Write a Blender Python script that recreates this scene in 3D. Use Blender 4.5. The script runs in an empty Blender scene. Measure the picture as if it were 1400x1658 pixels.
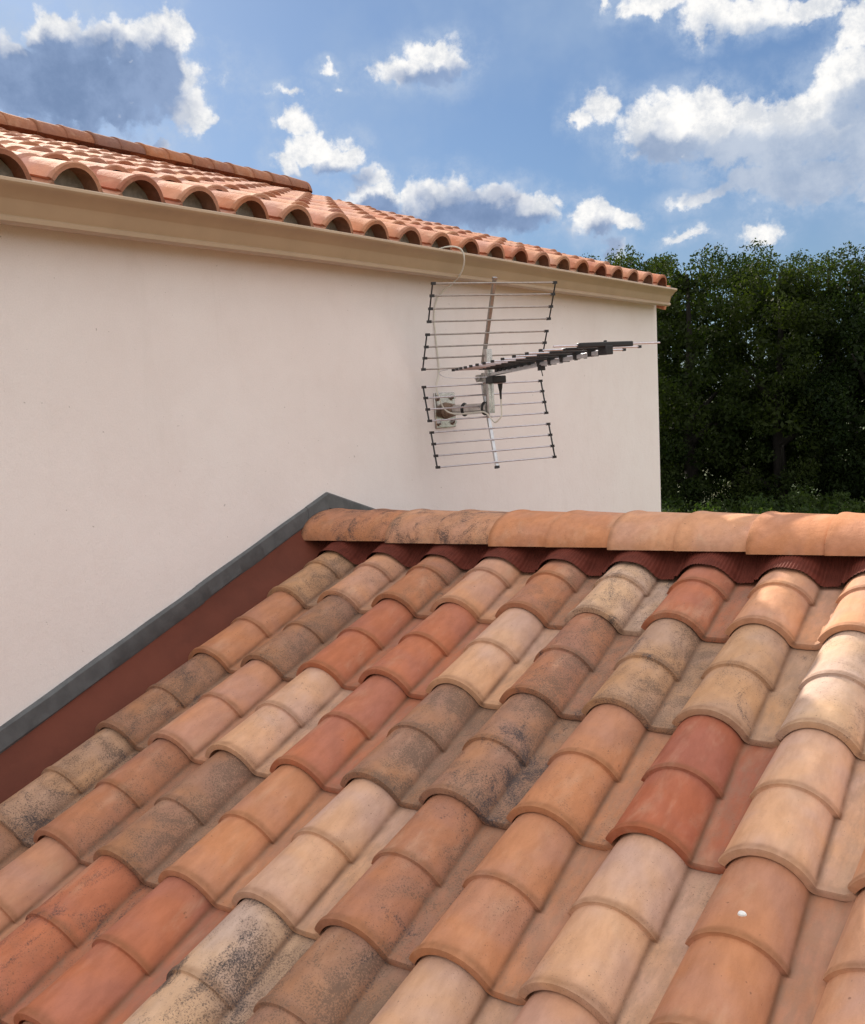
import bpy, math, random
import numpy as np
from mathutils import Matrix, Vector, noise as mnoise
random.seed(7); rng = np.random.default_rng(7)
SC = bpy.context.scene
COL = SC.collection

# ---------------------------------------------------------------- camera
CAM_R = np.array([[0.8278958338, -0.0437043288, 0.5591765553],
                  [0.5575191614, 0.1731295012, -0.8119104387],
                  [-0.0613259573, 0.9839289138, 0.1676991935]])
CAM_P = np.array([2.0304873, -2.2567428, 0.5711065])
FPX, PPX, PPY = 1622.34, 700.0, 933.5          # focal length and principal point in pixels of the 1400 px wide frame
cd = bpy.data.cameras.new('camera'); cam = bpy.data.objects.new('camera', cd); COL.objects.link(cam)
cd.sensor_fit = 'HORIZONTAL'; cd.sensor_width = 36.0
cd.lens = 36.0 * FPX / 1400.0; cd.shift_y = (PPY - 829.0) / 1400.0
cd.clip_start = 0.05; cd.clip_end = 3000
M = Matrix([list(CAM_R[i]) + [CAM_P[i]] for i in range(3)] + [[0, 0, 0, 1]])
cam.matrix_world = M
SC.camera = cam

# ---------------------------------------------------------------- sun
SUN = np.array([-1.0, 0.60, 0.736]); SUN /= np.linalg.norm(SUN)
SUN_EL = math.asin(SUN[2]); SUN_AZ = math.atan2(SUN[0], SUN[1])
ld = bpy.data.lights.new('sun', 'SUN'); ld.energy = 6.0; ld.angle = math.radians(0.55); ld.color = (1.0, 0.90, 0.76)
sun = bpy.data.objects.new('sun', ld); COL.objects.link(sun)
sun.rotation_euler = Vector(SUN).to_track_quat('Z', 'Y').to_euler()
sun.location = (-5, 5, 8)

# ---------------------------------------------------------------- exposure
SC.view_settings.view_transform = 'Standard'; SC.view_settings.look = 'None'
SC.view_settings.exposure = 0.0; SC.view_settings.gamma = 1.0
SC.render.film_transparent = False
SC.cycles.max_bounces = 6; SC.cycles.diffuse_bounces = 3; SC.cycles.glossy_bounces = 3; SC.cycles.transmission_bounces = 3; SC.cycles.transparent_max_bounces = 4

# ---------------------------------------------------------------- node helper
class NT:
    def __init__(s, tree): s.t = tree; s.n = tree.nodes; s.l = tree.links
    def node(s, kind, **kw):
        nd = s.n.new(kind)
        for k, v in kw.items(): setattr(nd, k, v)
        return nd
    def _in(s, sock, v):
        if isinstance(v, bpy.types.NodeSocket): s.l.new(v, sock)
        elif v is not None: sock.default_value = v
    def math(s, op, a, b=None, c=None, clamp=False):
        nd = s.node('ShaderNodeMath', operation=op); nd.use_clamp = clamp
        s._in(nd.inputs[0], a); s._in(nd.inputs[1], b)
        if c is not None: s._in(nd.inputs[2], c)
        return nd.outputs[0]
    def vmath(s, op, a, b=None):
        nd = s.node('ShaderNodeVectorMath', operation=op)
        s._in(nd.inputs[0], a)
        if b is not None:
            if op == 'SCALE': s._in(nd.inputs['Scale'], b)
            else: s._in(nd.inputs[1], b)
        return nd.outputs['Value'] if op in ('LENGTH', 'DOT_PRODUCT') else nd.outputs[0]
    def noise(s, vec, scale, detail=3.0, rough=0.55, dist=0.0, color=False):
        nd = s.node('ShaderNodeTexNoise'); s._in(nd.inputs['Vector'], vec)
        nd.inputs['Scale'].default_value = scale; nd.inputs['Detail'].default_value = detail
        nd.inputs['Roughness'].default_value = rough; nd.inputs['Distortion'].default_value = dist
        return nd.outputs['Color'] if color else nd.outputs['Fac']
    def ramp(s, v, lo, hi, a=0.0, b=1.0, smooth=True):
        nd = s.node('ShaderNodeMapRange'); nd.interpolation_type = 'SMOOTHSTEP' if smooth else 'LINEAR'
        s._in(nd.inputs[0], v)
        for i, q in enumerate((lo, hi, a, b)): s._in(nd.inputs[1 + i], q)
        return nd.outputs[0]
    def mix(s, f, a, b, mode='MIX'):
        nd = s.node('ShaderNodeMix', data_type='RGBA', blend_type=mode); nd.clamp_factor = True
        s._in(nd.inputs[0], f); s._in(nd.inputs[6], a); s._in(nd.inputs[7], b)
        return nd.outputs[2]
    def bump(s, h, strength, dist, normal=None):
        nd = s.node('ShaderNodeBump'); nd.inputs['Strength'].default_value = strength
        nd.inputs['Distance'].default_value = dist; s._in(nd.inputs['Height'], h)
        if normal is not None: s._in(nd.inputs['Normal'], normal)
        return nd.outputs[0]
def rgb(r, g, b): return (r, g, b, 1.0)
def lin(c):
    return tuple((x / 255 / 12.92) if x <= 10 else ((x / 255 + 0.055) / 1.055) ** 2.4 for x in c)

# ---------------------------------------------------------------- sky (world): Nishita daylight with cumulus clouds by direction
def px_dir(u, v):
    d = CAM_R @ np.array([(u - PPX) / FPX, -(v - PPY) / FPX, -1.0]); return d / np.linalg.norm(d)
def azel(u, v):
    d = px_dir(u, v); return math.atan2(d[0], d[1]), math.asin(d[2])
W = bpy.data.worlds.new('World'); SC.world = W; W.use_nodes = True
wn = NT(W.node_tree); wn.n.clear()
SKY_STRENGTH = 0.09
def build_world():
    out = wn.node('ShaderNodeOutputWorld'); bg = wn.node('ShaderNodeBackground')
    sky = wn.node('ShaderNodeTexSky', sky_type='NISHITA', sun_disc=False)
    sky.sun_elevation = SUN_EL; sky.sun_rotation = SUN_AZ
    sky.air_density = 1.0; sky.dust_density = 0.6; sky.ozone_density = 2.0
    tc = wn.node('ShaderNodeTexCoord'); D = tc.outputs['Generated']
    sep = wn.node('ShaderNodeSeparateXYZ'); wn._in(sep.inputs[0], D)
    az = wn.math('ARCTAN2', sep.outputs[0], sep.outputs[1]); el = wn.math('ARCSINE', sep.outputs[2])
    cmb = wn.node('ShaderNodeCombineXYZ'); wn._in(cmb.inputs[0], az); wn._in(cmb.inputs[1], el)
    P0 = cmb.outputs[0]
    n1 = wn.noise(P0, 9.0, 4.0, 0.55, color=True); n2 = wn.noise(P0, 38.0, 6.0, 0.62, color=True)
    w1 = wn.vmath('SCALE', wn.vmath('SUBTRACT', n1, (0.5, 0.5, 0.5)), 0.040)
    w2 = wn.vmath('SCALE', wn.vmath('SUBTRACT', n2, (0.5, 0.5, 0.5)), 0.030)
    P = wn.vmath('ADD', wn.vmath('ADD', P0, w1), w2)
    P = wn.vmath('MULTIPLY', P, (1, 1, 0))
    def field(lobes):
        acc = None
        for (u, v, ru, rv, s) in lobes:
            a, e = azel(u, v); a2, _ = azel(u + ru, v); _, e2 = azel(u, v - rv)
            ra = abs(a2 - a); re = abs(e2 - e)
            d = wn.vmath('MULTIPLY', wn.vmath('SUBTRACT', P, (a, e, 0)), (1 / ra, 1 / re, 0))
            f = wn.math('MULTIPLY', wn.math('SUBTRACT', 1.0, wn.vmath('LENGTH', d)), s)
            acc = f if acc is None else wn.math('MAXIMUM', acc, f)
        return acc
    white = [(15, 100, 70, 60, 1), (95, 60, 70, 62, 1), (150, 70, 50, 50, 1), (190, 60, 46, 46, .9), (262, 62, 58, 56, 1), (120, 140, 230, 95, 1), (310, 178, 44, 42, 1), (265, 130, 62, 74, 1),
             (700, 92, 70, 42, .9), (650, 105, 60, 28, .8), (745, 100, 34, 22, .7), (470, 150, 38, 13, .5), (530, 112, 18, 10, .4), (545, 145, 16, 8, .4),
             (478, 202, 46, 30, .9), (500, 245, 60, 36, .9), (545, 262, 50, 32, .9), (462, 272, 34, 30, .7), (600, 292, 46, 20, .6), (560, 235, 24, 16, .4),
             (612, 325, 54, 36, 1), (720, 330, 84, 58, 1), (780, 335, 70, 46, 1), (850, 345, 60, 38, .9), (690, 350, 60, 48, 1),
             (955, 352, 46, 34, 1), (1008, 348, 42, 20, .8), (995, 398, 26, 26, .8), (1110, 378, 46, 13, .6), (1228, 382, 42, 26, .7), (1160, 318, 74, 18, .6),
             (968, 172, 40, 36, .8), (945, 196, 24, 18, .6), (1065, 205, 84, 62, 1), (1135, 185, 80, 62, 1), (1200, 215, 110, 72, 1), (1300, 215, 130, 92, 1), (1385, 130, 92, 64, 1), (1330, 175, 60, 50, 1), (1395, 40, 52, 66, .9), (1320, 300, 130, 40, .9), (1230, 290, 60, 34, .8),
             (1055, 14, 64, 28, .8), (1150, 22, 70, 44, 1), (1225, 14, 70, 34, .9), (1310, 4, 60, 34, .9), (1430, 240, 90, 100, 1), (975, 2, 13, 24, .5), (258, 234, 20, 9, .5)]
    dark = [(20, 175, 210, 110, 1), (150, 165, 150, 120, 1), (100, 110, 84, 66, .9), (205, 130, 66, 72, .9), (262, 120, 34, 60, .8),
            (616, 352, 48, 34, 1), (745, 392, 112, 92, 1), (845, 400, 74, 54, 1), (690, 380, 62, 52, 1), (720, 345, 50, 30, .7),
            (975, 392, 34, 34, .7), (1105, 262, 98, 52, .9), (1060, 236, 50, 30, .5), (1300, 250, 90, 50, .7), (1230, 275, 120, 66, 1), (1330, 290, 130, 66, 1), (1420, 260, 100, 86, 1), (1200, 60, 80, 30, .6), (705, 126, 70, 26, .6), (530, 300, 64, 26, .6), (1390, 178, 56, 40, .7), (1180, 245, 60, 30, .8)]
    F = field(white); G = field(dark)
    nf = wn.noise(P0, 24.0, 7.0, 0.70)
    fine = wn.math('SUBTRACT', nf, 0.5)
    vo = wn.node('ShaderNodeTexVoronoi', feature='SMOOTH_F1'); vo.inputs['Smoothness'].default_value = 0.25
    vo.inputs['Scale'].default_value = 62.0; vo.inputs['Detail'].default_value = 1.0; wn._in(vo.inputs['Vector'], P)
    puff = wn.math('SUBTRACT', 0.42, vo.outputs['Distance'])
    F2 = wn.math('ADD', wn.math('ADD', wn.math('ADD', F, 0.02), wn.math('MULTIPLY', fine, 0.85)), wn.math('MULTIPLY', puff, 0.34))
    alpha = wn.math('MULTIPLY', wn.ramp(F2, -0.10, 0.24), wn.ramp(F2, -0.1, 0.5, 0.86, 1.0))
    # soft veils and haze between the clouds
    veil = wn.ramp(wn.noise(P0, 5.0, 5.0, 0.6), 0.44, 0.76, 0.0, 0.50)
    # everywhere else (behind and above the viewer) unseen bright cumulus, added as fill light
    nb = wn.noise(wn.vmath('MULTIPLY', D, (1, 1, 1.8)), 2.3, 6.0, 0.6)
    front = wn.vmath('DOT_PRODUCT', D, (-0.531, 0.817, 0.225))
    away = wn.ramp(front, 0.90, 0.76)
    ab = wn.ramp(nb, 0.36, 0.50)
    fill_cloud = wn.mix(wn.ramp(nb, 0.5, 0.75), rgb(1.37, 1.31, 1.24), rgb(0.97, 0.97, 0.99))
    fill_cloud = wn.vmath('SCALE', fill_cloud, wn.ramp(sep.outputs[2], 0.05, 0.85, 0.84, 1.22))
    nishita = wn.vmath('SCALE', sky.outputs[0], SKY_STRENGTH)
    nishita = wn.mix(1.0, nishita, rgb(0.62, 0.76, 0.93), 'MULTIPLY')
    nishita = wn.mix(0.30, nishita, rgb(0.20, 0.32, 0.56))
    lit = wn.mix(wn.ramp(nf, 0.36, 0.62), rgb(0.70, 0.73, 0.78), rgb(1.05, 1.03, 1.0))
    sh_n = wn.ramp(wn.noise(P0, 15.0, 6.0, 0.65), 0.34, 0.66)
    shade = ('sh', sh_n)
    # the shaded body starts just inside the bright rim
    body = wn.ramp(wn.math('ADD', wn.math('ADD', G, wn.math('MULTIPLY', fine, 0.5)), wn.math('MULTIPLY', puff, -0.18)), -0.20, 0.32)
    body = wn.math('MULTIPLY', body, wn.ramp(puff, 0.12, 0.36, 1.0, 0.78))
    side = wn.ramp(az, -0.48, -0.30)
    shade = wn.mix(side, wn.mix(sh_n, rgb(0.19, 0.275, 0.455), rgb(0.285, 0.385, 0.59)), wn.mix(sh_n, rgb(0.36, 0.45, 0.61), rgb(0.54, 0.61, 0.73)))
    cl = wn.mix(body, lit, shade)
    c = wn.mix(veil, nishita, rgb(0.40, 0.52, 0.70))
    halo = wn.math('MULTIPLY', wn.ramp(F, -0.75, 0.10), wn.ramp(nf, 0.36, 0.66, 0.05, 0.62))
    c = wn.mix(halo, c, rgb(0.50, 0.60, 0.76))
    c = wn.mix(alpha, c, cl)
    bg2 = wn.node('ShaderNodeBackground'); ms = wn.node('ShaderNodeMixShader')
    wn._in(bg.inputs[0], c); wn._in(bg2.inputs[0], wn.mix(ab, nishita, fill_cloud))
    wn._in(ms.inputs[0], away); wn.l.new(bg.outputs[0], ms.inputs[1]); wn.l.new(bg2.outputs[0], ms.inputs[2])
    wn.l.new(ms.outputs[0], out.inputs[0])
build_world()

# ---------------------------------------------------------------- mesh helpers
def link(o, parent=None):
    COL.objects.link(o)
    if parent is not None: o.parent = parent
    return o
def mesh_obj(name, V, F, mat=None, parent=None, smooth=True, sharp=40, attrs=None):
    me = bpy.data.meshes.new(name)
    me.from_pydata([tuple(map(float, v)) for v in V], [], [tuple(map(int, f)) for f in F]); me.update()
    if attrs:
        for k, a in attrs.items():
            at = me.attributes.new(k, 'FLOAT', 'POINT'); at.data.foreach_set('value', np.asarray(a, dtype=np.float32))
    if smooth:
        me.polygons.foreach_set('use_smooth', [True] * len(me.polygons))
        if sharp: me.set_sharp_from_angle(angle=math.radians(sharp))
    if mat: me.materials.append(mat)
    return link(bpy.data.objects.new(name, me), parent)
def thing(name, label, cat, loc=(0, 0, 0), group=None):
    o = bpy.data.objects.new(name, None); COL.objects.link(o); o.location = loc
    o.empty_display_size = 0.2
    o['label'] = label; o['category'] = cat
    if group: o['group'] = group
    return o
def tag(o, label=None, cat=None, group=None, kind=None):
    for k, v in (('label', label), ('category', cat), ('group', group), ('kind', kind)):
        if v: o[k] = v
    return o
class MB:
    """collects shapes into one mesh"""
    def __init__(s): s.V = []; s.F = []
    def add(s, V, F):
        b = len(s.V); s.V += [tuple(v) for v in V]; s.F += [tuple(i + b for i in f) for f in F]
    def box(s, c, size, R=None):
        x, y, z = [q / 2 for q in size]
        v = [Vector((a * x, b * y, d * z)) for a in (-1, 1) for b in (-1, 1) for d in (-1, 1)]
        if R is not None: v = [R @ q for q in v]
        c = Vector(c); s.add([q + c for q in v], [(0, 1, 3, 2), (4, 6, 7, 5), (0, 4, 5, 1), (2, 3, 7, 6), (0, 2, 6, 4), (1, 5, 7, 3)])
    def tube(s, pts, r, n=10, caps=True):
        pts = [Vector(p) for p in pts]; V = []; F = []
        up = Vector((0, 0, 1)); t0 = (pts[1] - pts[0]).normalized()
        if abs(t0.dot(up)) > .95: up = Vector((1, 0, 0))
        a = t0.cross(up).normalized()
        for i, p in enumerate(pts):
            t = (pts[min(i + 1, len(pts) - 1)] - pts[max(i - 1, 0)]).normalized()
            a = (a - t * a.dot(t)).normalized(); b = t.cross(a)
            rr = r[i] if isinstance(r, (list, tuple)) else r
            for k in range(n):
                th = 2 * math.pi * k / n; V.append(p + a * (rr * math.cos(th)) + b * (rr * math.sin(th)))
        for i in range(len(pts) - 1):
            for k in range(n):
                F.append((i * n + k, i * n + (k + 1) % n, (i + 1) * n + (k + 1) % n, (i + 1) * n + k))
        if caps: F.append(tuple(range(n))[::-1]); F.append(tuple((len(pts) - 1) * n + k for k in range(n)))
        s.add(V, F)
    def obj(s, name, mat, parent=None, smooth=True, sharp=35, bevel=0):
        o = mesh_obj(name, s.V, s.F, mat, parent, smooth, sharp)
        if bevel:
            m = o.modifiers.new('bevel', 'BEVEL'); m.width = bevel; m.segments = 2; m.limit_method = 'ANGLE'
        return o
def catmull(P, n=8):
    P = [Vector(p) for p in P]; P = [P[0] * 2 - P[1]] + P + [P[-1] * 2 - P[-2]]; out = []
    for i in range(1, len(P) - 2):
        for k in range(n):
            t = k / n; a, b, c, d = P[i - 1:i + 3]
            out.append(0.5 * ((2 * b) + (c - a) * t + (2 * a - 5 * b + 4 * c - d) * t * t + (3 * b - a - 3 * c + d) * t ** 3))
    out.append(P[-2]); return out

# ---------------------------------------------------------------- materials
def new_mat(name):
    m = bpy.data.materials.new(name); m.use_nodes = True; t = NT(m.node_tree); t.n.clear()
    out = t.node('ShaderNodeOutputMaterial'); p = t.node('ShaderNodeBsdfPrincipled'); t.l.new(p.outputs[0], out.inputs[0])
    return m, t, p, out
def clay_material(name, bump=1.0):
    m, t, p, _ = new_mat(name)
    oi = t.node('ShaderNodeObjectInfo'); tc = t.node('ShaderNodeTexCoord')
    at = t.node('ShaderNodeAttribute', attribute_name='lip'); lip = at.outputs['Fac']
    sm = t.node('ShaderNodeAttribute', attribute_type='OBJECT', attribute_name='smear').outputs['Fac']
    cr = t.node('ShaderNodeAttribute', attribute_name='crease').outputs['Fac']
    off = t.vmath('SCALE', (31.7, 17.3, 23.9), t.math('MULTIPLY', oi.outputs['Random'], 9.0))
    P = t.vmath('ADD', tc.outputs['Object'], off)
    col = oi.outputs['Color']; dirt = oi.outputs['Alpha']
    # firing colour: drifts along the tile between a pinker and a yellower tone
    big = t.noise(P, 7.0, 3.0, 0.5, 0.3)
    c = t.mix(t.ramp(big, 0.35, 0.68), t.mix(1.0, col, rgb(1.05, 0.98, 0.88), 'MULTIPLY'), t.mix(1.0, col, rgb(0.97, 0.98, 1.08), 'MULTIPLY'))
    sy = t.node('ShaderNodeSeparateXYZ'); t._in(sy.inputs[0], tc.outputs['Object'])
    c = t.mix(1.0, c, t.mix(t.ramp(t.math('ADD', sy.outputs[1], t.math('MULTIPLY', t.math('SUBTRACT', big, 0.5), 0.5)), 0.0, 0.36), rgb(1.03, 0.98, 0.93), rgb(0.94, 0.94, 0.98)), 'MULTIPLY')
    # pale bloom, brushed along the tile
    Pl = t.vmath('MULTIPLY', P, (1.0, 0.35, 1.0))
    bloom = t.ramp(t.noise(Pl, 16.0, 5.0, 0.6, 0.4), 0.50, 0.78, 0.0, 0.36)
    c = t.mix(bloom, c, rgb(0.62, 0.42, 0.295))
    mid = t.noise(Pl, 42.0, 4.0, 0.6)
    c = t.mix(1.0, c, t.mix(t.ramp(mid, 0.3, 0.7), rgb(0.90, 0.88, 0.86), rgb(1.06, 1.06, 1.06)), 'MULTIPLY')
    # thin brown glaze on the rolled lips
    ln = t.noise(P, 55.0, 3.0, 0.6)
    lf = t.math('MULTIPLY', lip, t.ramp(ln, 0.2, 0.75, 0.55, 1.0))
    c = t.mix(t.math('MULTIPLY', lf, 0.85), c, t.mix(0.66, c, rgb(0.17, 0.075, 0.030)))
    # brown run-off stain and soft contact shade, both painted along the foot of the barrel
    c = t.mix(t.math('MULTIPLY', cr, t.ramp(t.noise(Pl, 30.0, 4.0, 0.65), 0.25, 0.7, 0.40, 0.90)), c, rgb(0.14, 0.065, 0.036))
    # grey lichen and soot: fine grains whose density follows the dirt of the tile, thickest on the flank by the trough
    sx = t.node('ShaderNodeSeparateXYZ'); t._in(sx.inputs[0], tc.outputs['Object'])
    flank = t.ramp(sx.outputs[0], -0.085, -0.015)
    patch = t.noise(P, 11.0, 4.0, 0.65, 0.8)
    pp = t.math('MULTIPLY', t.math('SUBTRACT', patch, 0.5), t.math('MULTIPLY_ADD', dirt, 2.6, 0.5))
    dens = t.math('ADD', t.math('ADD', t.math('MULTIPLY', dirt, 0.60), pp), t.math('MULTIPLY', flank, t.math('MULTIPLY_ADD', dirt, 0.42, 0.02)))
    grain = t.noise(P, 300.0, 3.0, 0.8)
    thr = t.math('SUBTRACT', 0.70, t.math('MULTIPLY', dens, 0.24))
    speck = t.math('DIVIDE', t.math('SUBTRACT', grain, thr), 0.05, clamp=True)
    c = t.mix(t.math('MULTIPLY', speck, 0.66), c, rgb(0.085, 0.060, 0.047))
    veil = t.ramp(dens, 0.15, 1.0, 0.0, 0.36)
    c = t.mix(veil, c, rgb(0.21, 0.135, 0.100))
    # dust caught in the trough
    tr = t.node('ShaderNodeAttribute', attribute_name='trough').outputs['Fac']
    dust = t.math('MULTIPLY', tr, t.ramp(t.noise(Pl, 60.0, 5.0, 0.7), 0.40, 0.66, 0.25, 0.85))
    c = t.mix(t.math('MULTIPLY', dust, 0.52), c, rgb(0.27, 0.185, 0.135))
    # black smear of some tiles, with torn speckled edges
    sp = t.noise(t.vmath('MULTIPLY', P, (1.3, 0.75, 1.0)), 9.0, 6.0, 0.68, 0.9)
    sg = t.math('ADD', sp, t.math('MULTIPLY', t.math('SUBTRACT', grain, 0.5), 0.55))
    sl = t.math('SUBTRACT', 0.80, t.math('MULTIPLY', sm, 0.29))
    sf = t.math('DIVIDE', t.math('SUBTRACT', sg, sl), 0.13, clamp=True)
    sf = t.math('MULTIPLY', sf, t.math('GREATER_THAN', sm, 0.02))
    c = t.mix(t.math('MULTIPLY', sf, 0.80), c, rgb(0.048, 0.045, 0.052))
    # rare scratches and pits for every tile
    pit = t.ramp(t.noise(P, 95.0, 2.0, 0.5), 0.735, 0.765, 0.0, 0.55)
    c = t.mix(pit, c, rgb(0.14, 0.075, 0.05))
    t._in(p.inputs['Base Color'], c)
    p.inputs['Roughness'].default_value = 0.8
    p.inputs['Specular IOR Level'].default_value = 0.22
    h = t.math('ADD', t.math('MULTIPLY', t.noise(P, 300.0, 4.0, 0.7), 0.5), t.math('MULTIPLY', t.noise(P, 38.0, 3.0, 0.6), 1.6))
    t._in(p.inputs['Normal'], t.bump(h, 0.8 * bump, 0.0018))
    return m
def plain(name, col, rough=0.6, metal=0.0, var=0.15, scale=20.0, bump=0.0, bscale=200.0, bdist=0.001, spec=0.5):
    m, t, p, _ = new_mat(name); tc = t.node('ShaderNodeTexCoord'); P = tc.outputs['Object']
    n = t.noise(P, scale, 5.0, 0.6)
    k = t.mix(t.ramp(n, 0.3, 0.7), rgb(1 - var, 1 - var, 1 - var), rgb(1 + var, 1 + var, 1 + var))
    t._in(p.inputs['Base Color'], t.mix(1.0, rgb(*col), k, 'MULTIPLY'))
    p.inputs['Roughness'].default_value = rough; p.inputs['Metallic'].default_value = metal
    p.inputs['Specular IOR Level'].default_value = spec
    if bump: t._in(p.inputs['Normal'], t.bump(t.noise(P, bscale, 4.0, 0.65), bump, bdist))
    return m
def stucco_material():
    m, t, p, _ = new_mat('stucco'); P = t.node('ShaderNodeTexCoord').outputs['Object']
    n1 = t.noise(P, 1.6, 4.0, 0.55); n2 = t.noise(P, 11.0, 5.0, 0.65); n3 = t.noise(P, 170.0, 4.0, 0.7)
    c = t.mix(t.ramp(n1, 0.3, 0.7), rgb(0.865, 0.795, 0.785), rgb(0.90, 0.845, 0.84))
    c = t.mix(t.ramp(n2, 0.42, 0.75, 0.0, 0.35), c, rgb(0.82, 0.745, 0.73))
    c = t.mix(t.ramp(t.noise(t.vmath('MULTIPLY', P, (1, 1, .22)), 6.0, 5.0, 0.65), .56, .8, 0, .14), c, rgb(.62, .55, .52))
    c = t.mix(t.ramp(t.noise(t.vmath('MULTIPLY', P, (1, 1, .06)), 22.0, 5.0, 0.7), .60, .80, 0, .09), c, rgb(.50, .44, .40))
    c = t.mix(t.ramp(t.noise(P, 240.0, 3.0, 0.7), .35, .7, 0.0, .14), c, rgb(.58, .52, .49))
    c = t.mix(t.ramp(t.noise(P, 60.0, 2.0, 0.5), 0.735, 0.765, 0.0, 0.5), c, rgb(0.33, 0.29, 0.27))
    t._in(p.inputs['Base Color'], c); p.inputs['Roughness'].default_value = 0.92; p.inputs['Specular IOR Level'].default_value = 0.2
    h = t.math('ADD', t.math('MULTIPLY', n3, 0.5), t.math('MULTIPLY', t.noise(P, 32.0, 4.0, 0.6), 0.9))
    t._in(p.inputs['Normal'], t.bump(h, 0.6, 0.0026))
    return m
M_CLAY = clay_material('clay')
M_STUCCO = stucco_material()
M_GUTTER = plain('beige_gutter', (0.45, 0.322, 0.212), 0.42, 0.0, 0.05, 6.0, 0.15, 30.0, 0.002)
M_ZINC = plain('zinc_flashing', (0.115, 0.122, 0.130), 0.6, 0.25, 0.16, 24.0, 0.6, 45.0, 0.002)
M_RED = plain('oxide_red_flashing', (0.135, 0.037, 0.022), 0.6, 0.0, 0.16, 5.0, 0.5, 22.0, 0.004, 0.2)
M_CLOSURE = plain('red_closure_strip', (0.125, 0.030, 0.020), 0.7, 0.0, 0.18, 30.0, spec=0.15)
M_MORTAR = plain('grey_mortar', (0.40, 0.345, 0.30), 0.95, 0.0, 0.2, 40.0, 0.8, 120.0, 0.003)
M_DARKRED = plain('eave_strip_red', (0.10, 0.022, 0.016), 0.6, 0.0, 0.2, 20.0)
M_ALU = plain('brushed_aluminium', (0.62, 0.62, 0.64), 0.32, 1.0, 0.08, 60.0)
M_BAR = plain('dull_steel_bar', (0.36, 0.33, 0.31), 0.42, 0.85, 0.15, 60.0)
M_ROD = plain('aluminium_rod', (0.56, 0.55, 0.60), 0.36, 0.9, 0.1, 60.0)
M_GALV = plain('galvanised_steel', (0.50, 0.48, 0.47), 0.24, 1.0, 0.20, 35.0, 0.3, 90.0, 0.001)
M_CAST = plain('cast_zinc', (0.40, 0.38, 0.36), 0.6, 0.5, 0.35, 90.0, 0.6, 150.0, 0.002)
M_BLACK = plain('black_plastic', (0.012, 0.011, 0.014), 0.45, 0.0, 0.2, 50.0)
M_CABLE = plain('white_cable_sheath', (0.72, 0.69, 0.62), 0.45, 0.0, 0.06, 30.0)
M_RUST = plain('rusty_steel', (0.30, 0.21, 0.16), 0.6, 0.5, 0.4, 120.0)
M_WOOD = plain('stained_verge_board', (0.50, 0.20, 0.10), 0.6, 0.0, 0.25, 25.0)
M_WHITE = plain('white_droppings', (0.80, 0.80, 0.80), 0.5, 0.0, 0.1, 200.0)
M_DECK = plain('roof_underlay', (0.06, 0.045, 0.04), 0.9)

# ---------------------------------------------------------------- clay tile
TW, TG = 0.2073, 0.36              # covering width and gauge
RW, RH, TH, PITCH = 0.0810, 0.0600, 0.0115, math.radians(18.71)
UC = -RW
def seg_scale(v):
    """width and height of the barrel relative to its lower lip"""
    if v < 0.180: f = max(0.0, v - 0.012) / 0.168; return 1.0 - 0.085 * f, 1.0 - 0.070 * f
    f = max(0.0, v - 0.192) / 0.168; return 1.0 - 0.110 * f, 1.0 - 0.030 * f
def profile(kw, kh=1.0, n=36):
    """outer cross-section (u, h, barrel share, crease), softened where the barrel meets the trough"""
    a0 = math.radians(24); s0, c0 = math.sin(a0), math.cos(a0); pts = []
    for i in range(121):
        a = math.pi - a0 - .16 - (math.pi - 2 * a0 - .16) * i / 120
        pts.append((UC + RW * kw * math.cos(a) / c0, RH * kh * (math.sin(a) - s0) / (1 - s0)))
    ub = UC + RW * kw
    for i in range(1, 41):
        f = i / 40; pts.append((ub + (0.060 - ub) * f, -0.0006 * math.sin(math.pi * f) + .0085 * max(0, (f - .80) / .20)))
    P = np.array(pts); seg = np.linalg.norm(np.diff(P, axis=0), axis=1); L = np.concatenate([[0], np.cumsum(seg)])
    LV = L[120]; D = np.arange(0, L[-1], .001); Q = np.stack([np.interp(D, L, P[:, 0]), np.interp(D, L, P[:, 1])], 1)
    g = np.exp(-np.linspace(-2.5, 2.5, 23) ** 2 / 2); g /= g.sum()
    Qp = np.pad(Q, ((11, 11), (0, 0)), mode='edge'); S = np.stack([np.convolve(Qp[:, c], g, 'valid') for c in (0, 1)], 1)
    w = np.exp(-((D - LV) / .016) ** 2)[:, None]; Q = Q * (1 - w) + S * w
    # denser samples round the crease
    dens = 1 + 2.2 * np.exp(-((D - LV) / .014) ** 2); cum = np.cumsum(dens); cum = (cum - cum[0]) / (cum[-1] - cum[0])
    T = np.interp(np.linspace(0, 1, n), cum, D)
    u = np.interp(T, D, Q[:, 0]); h = np.interp(T, D, Q[:, 1])
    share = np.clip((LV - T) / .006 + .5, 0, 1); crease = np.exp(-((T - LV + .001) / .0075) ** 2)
    return np.stack([u, h, share, crease], 1)
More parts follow.
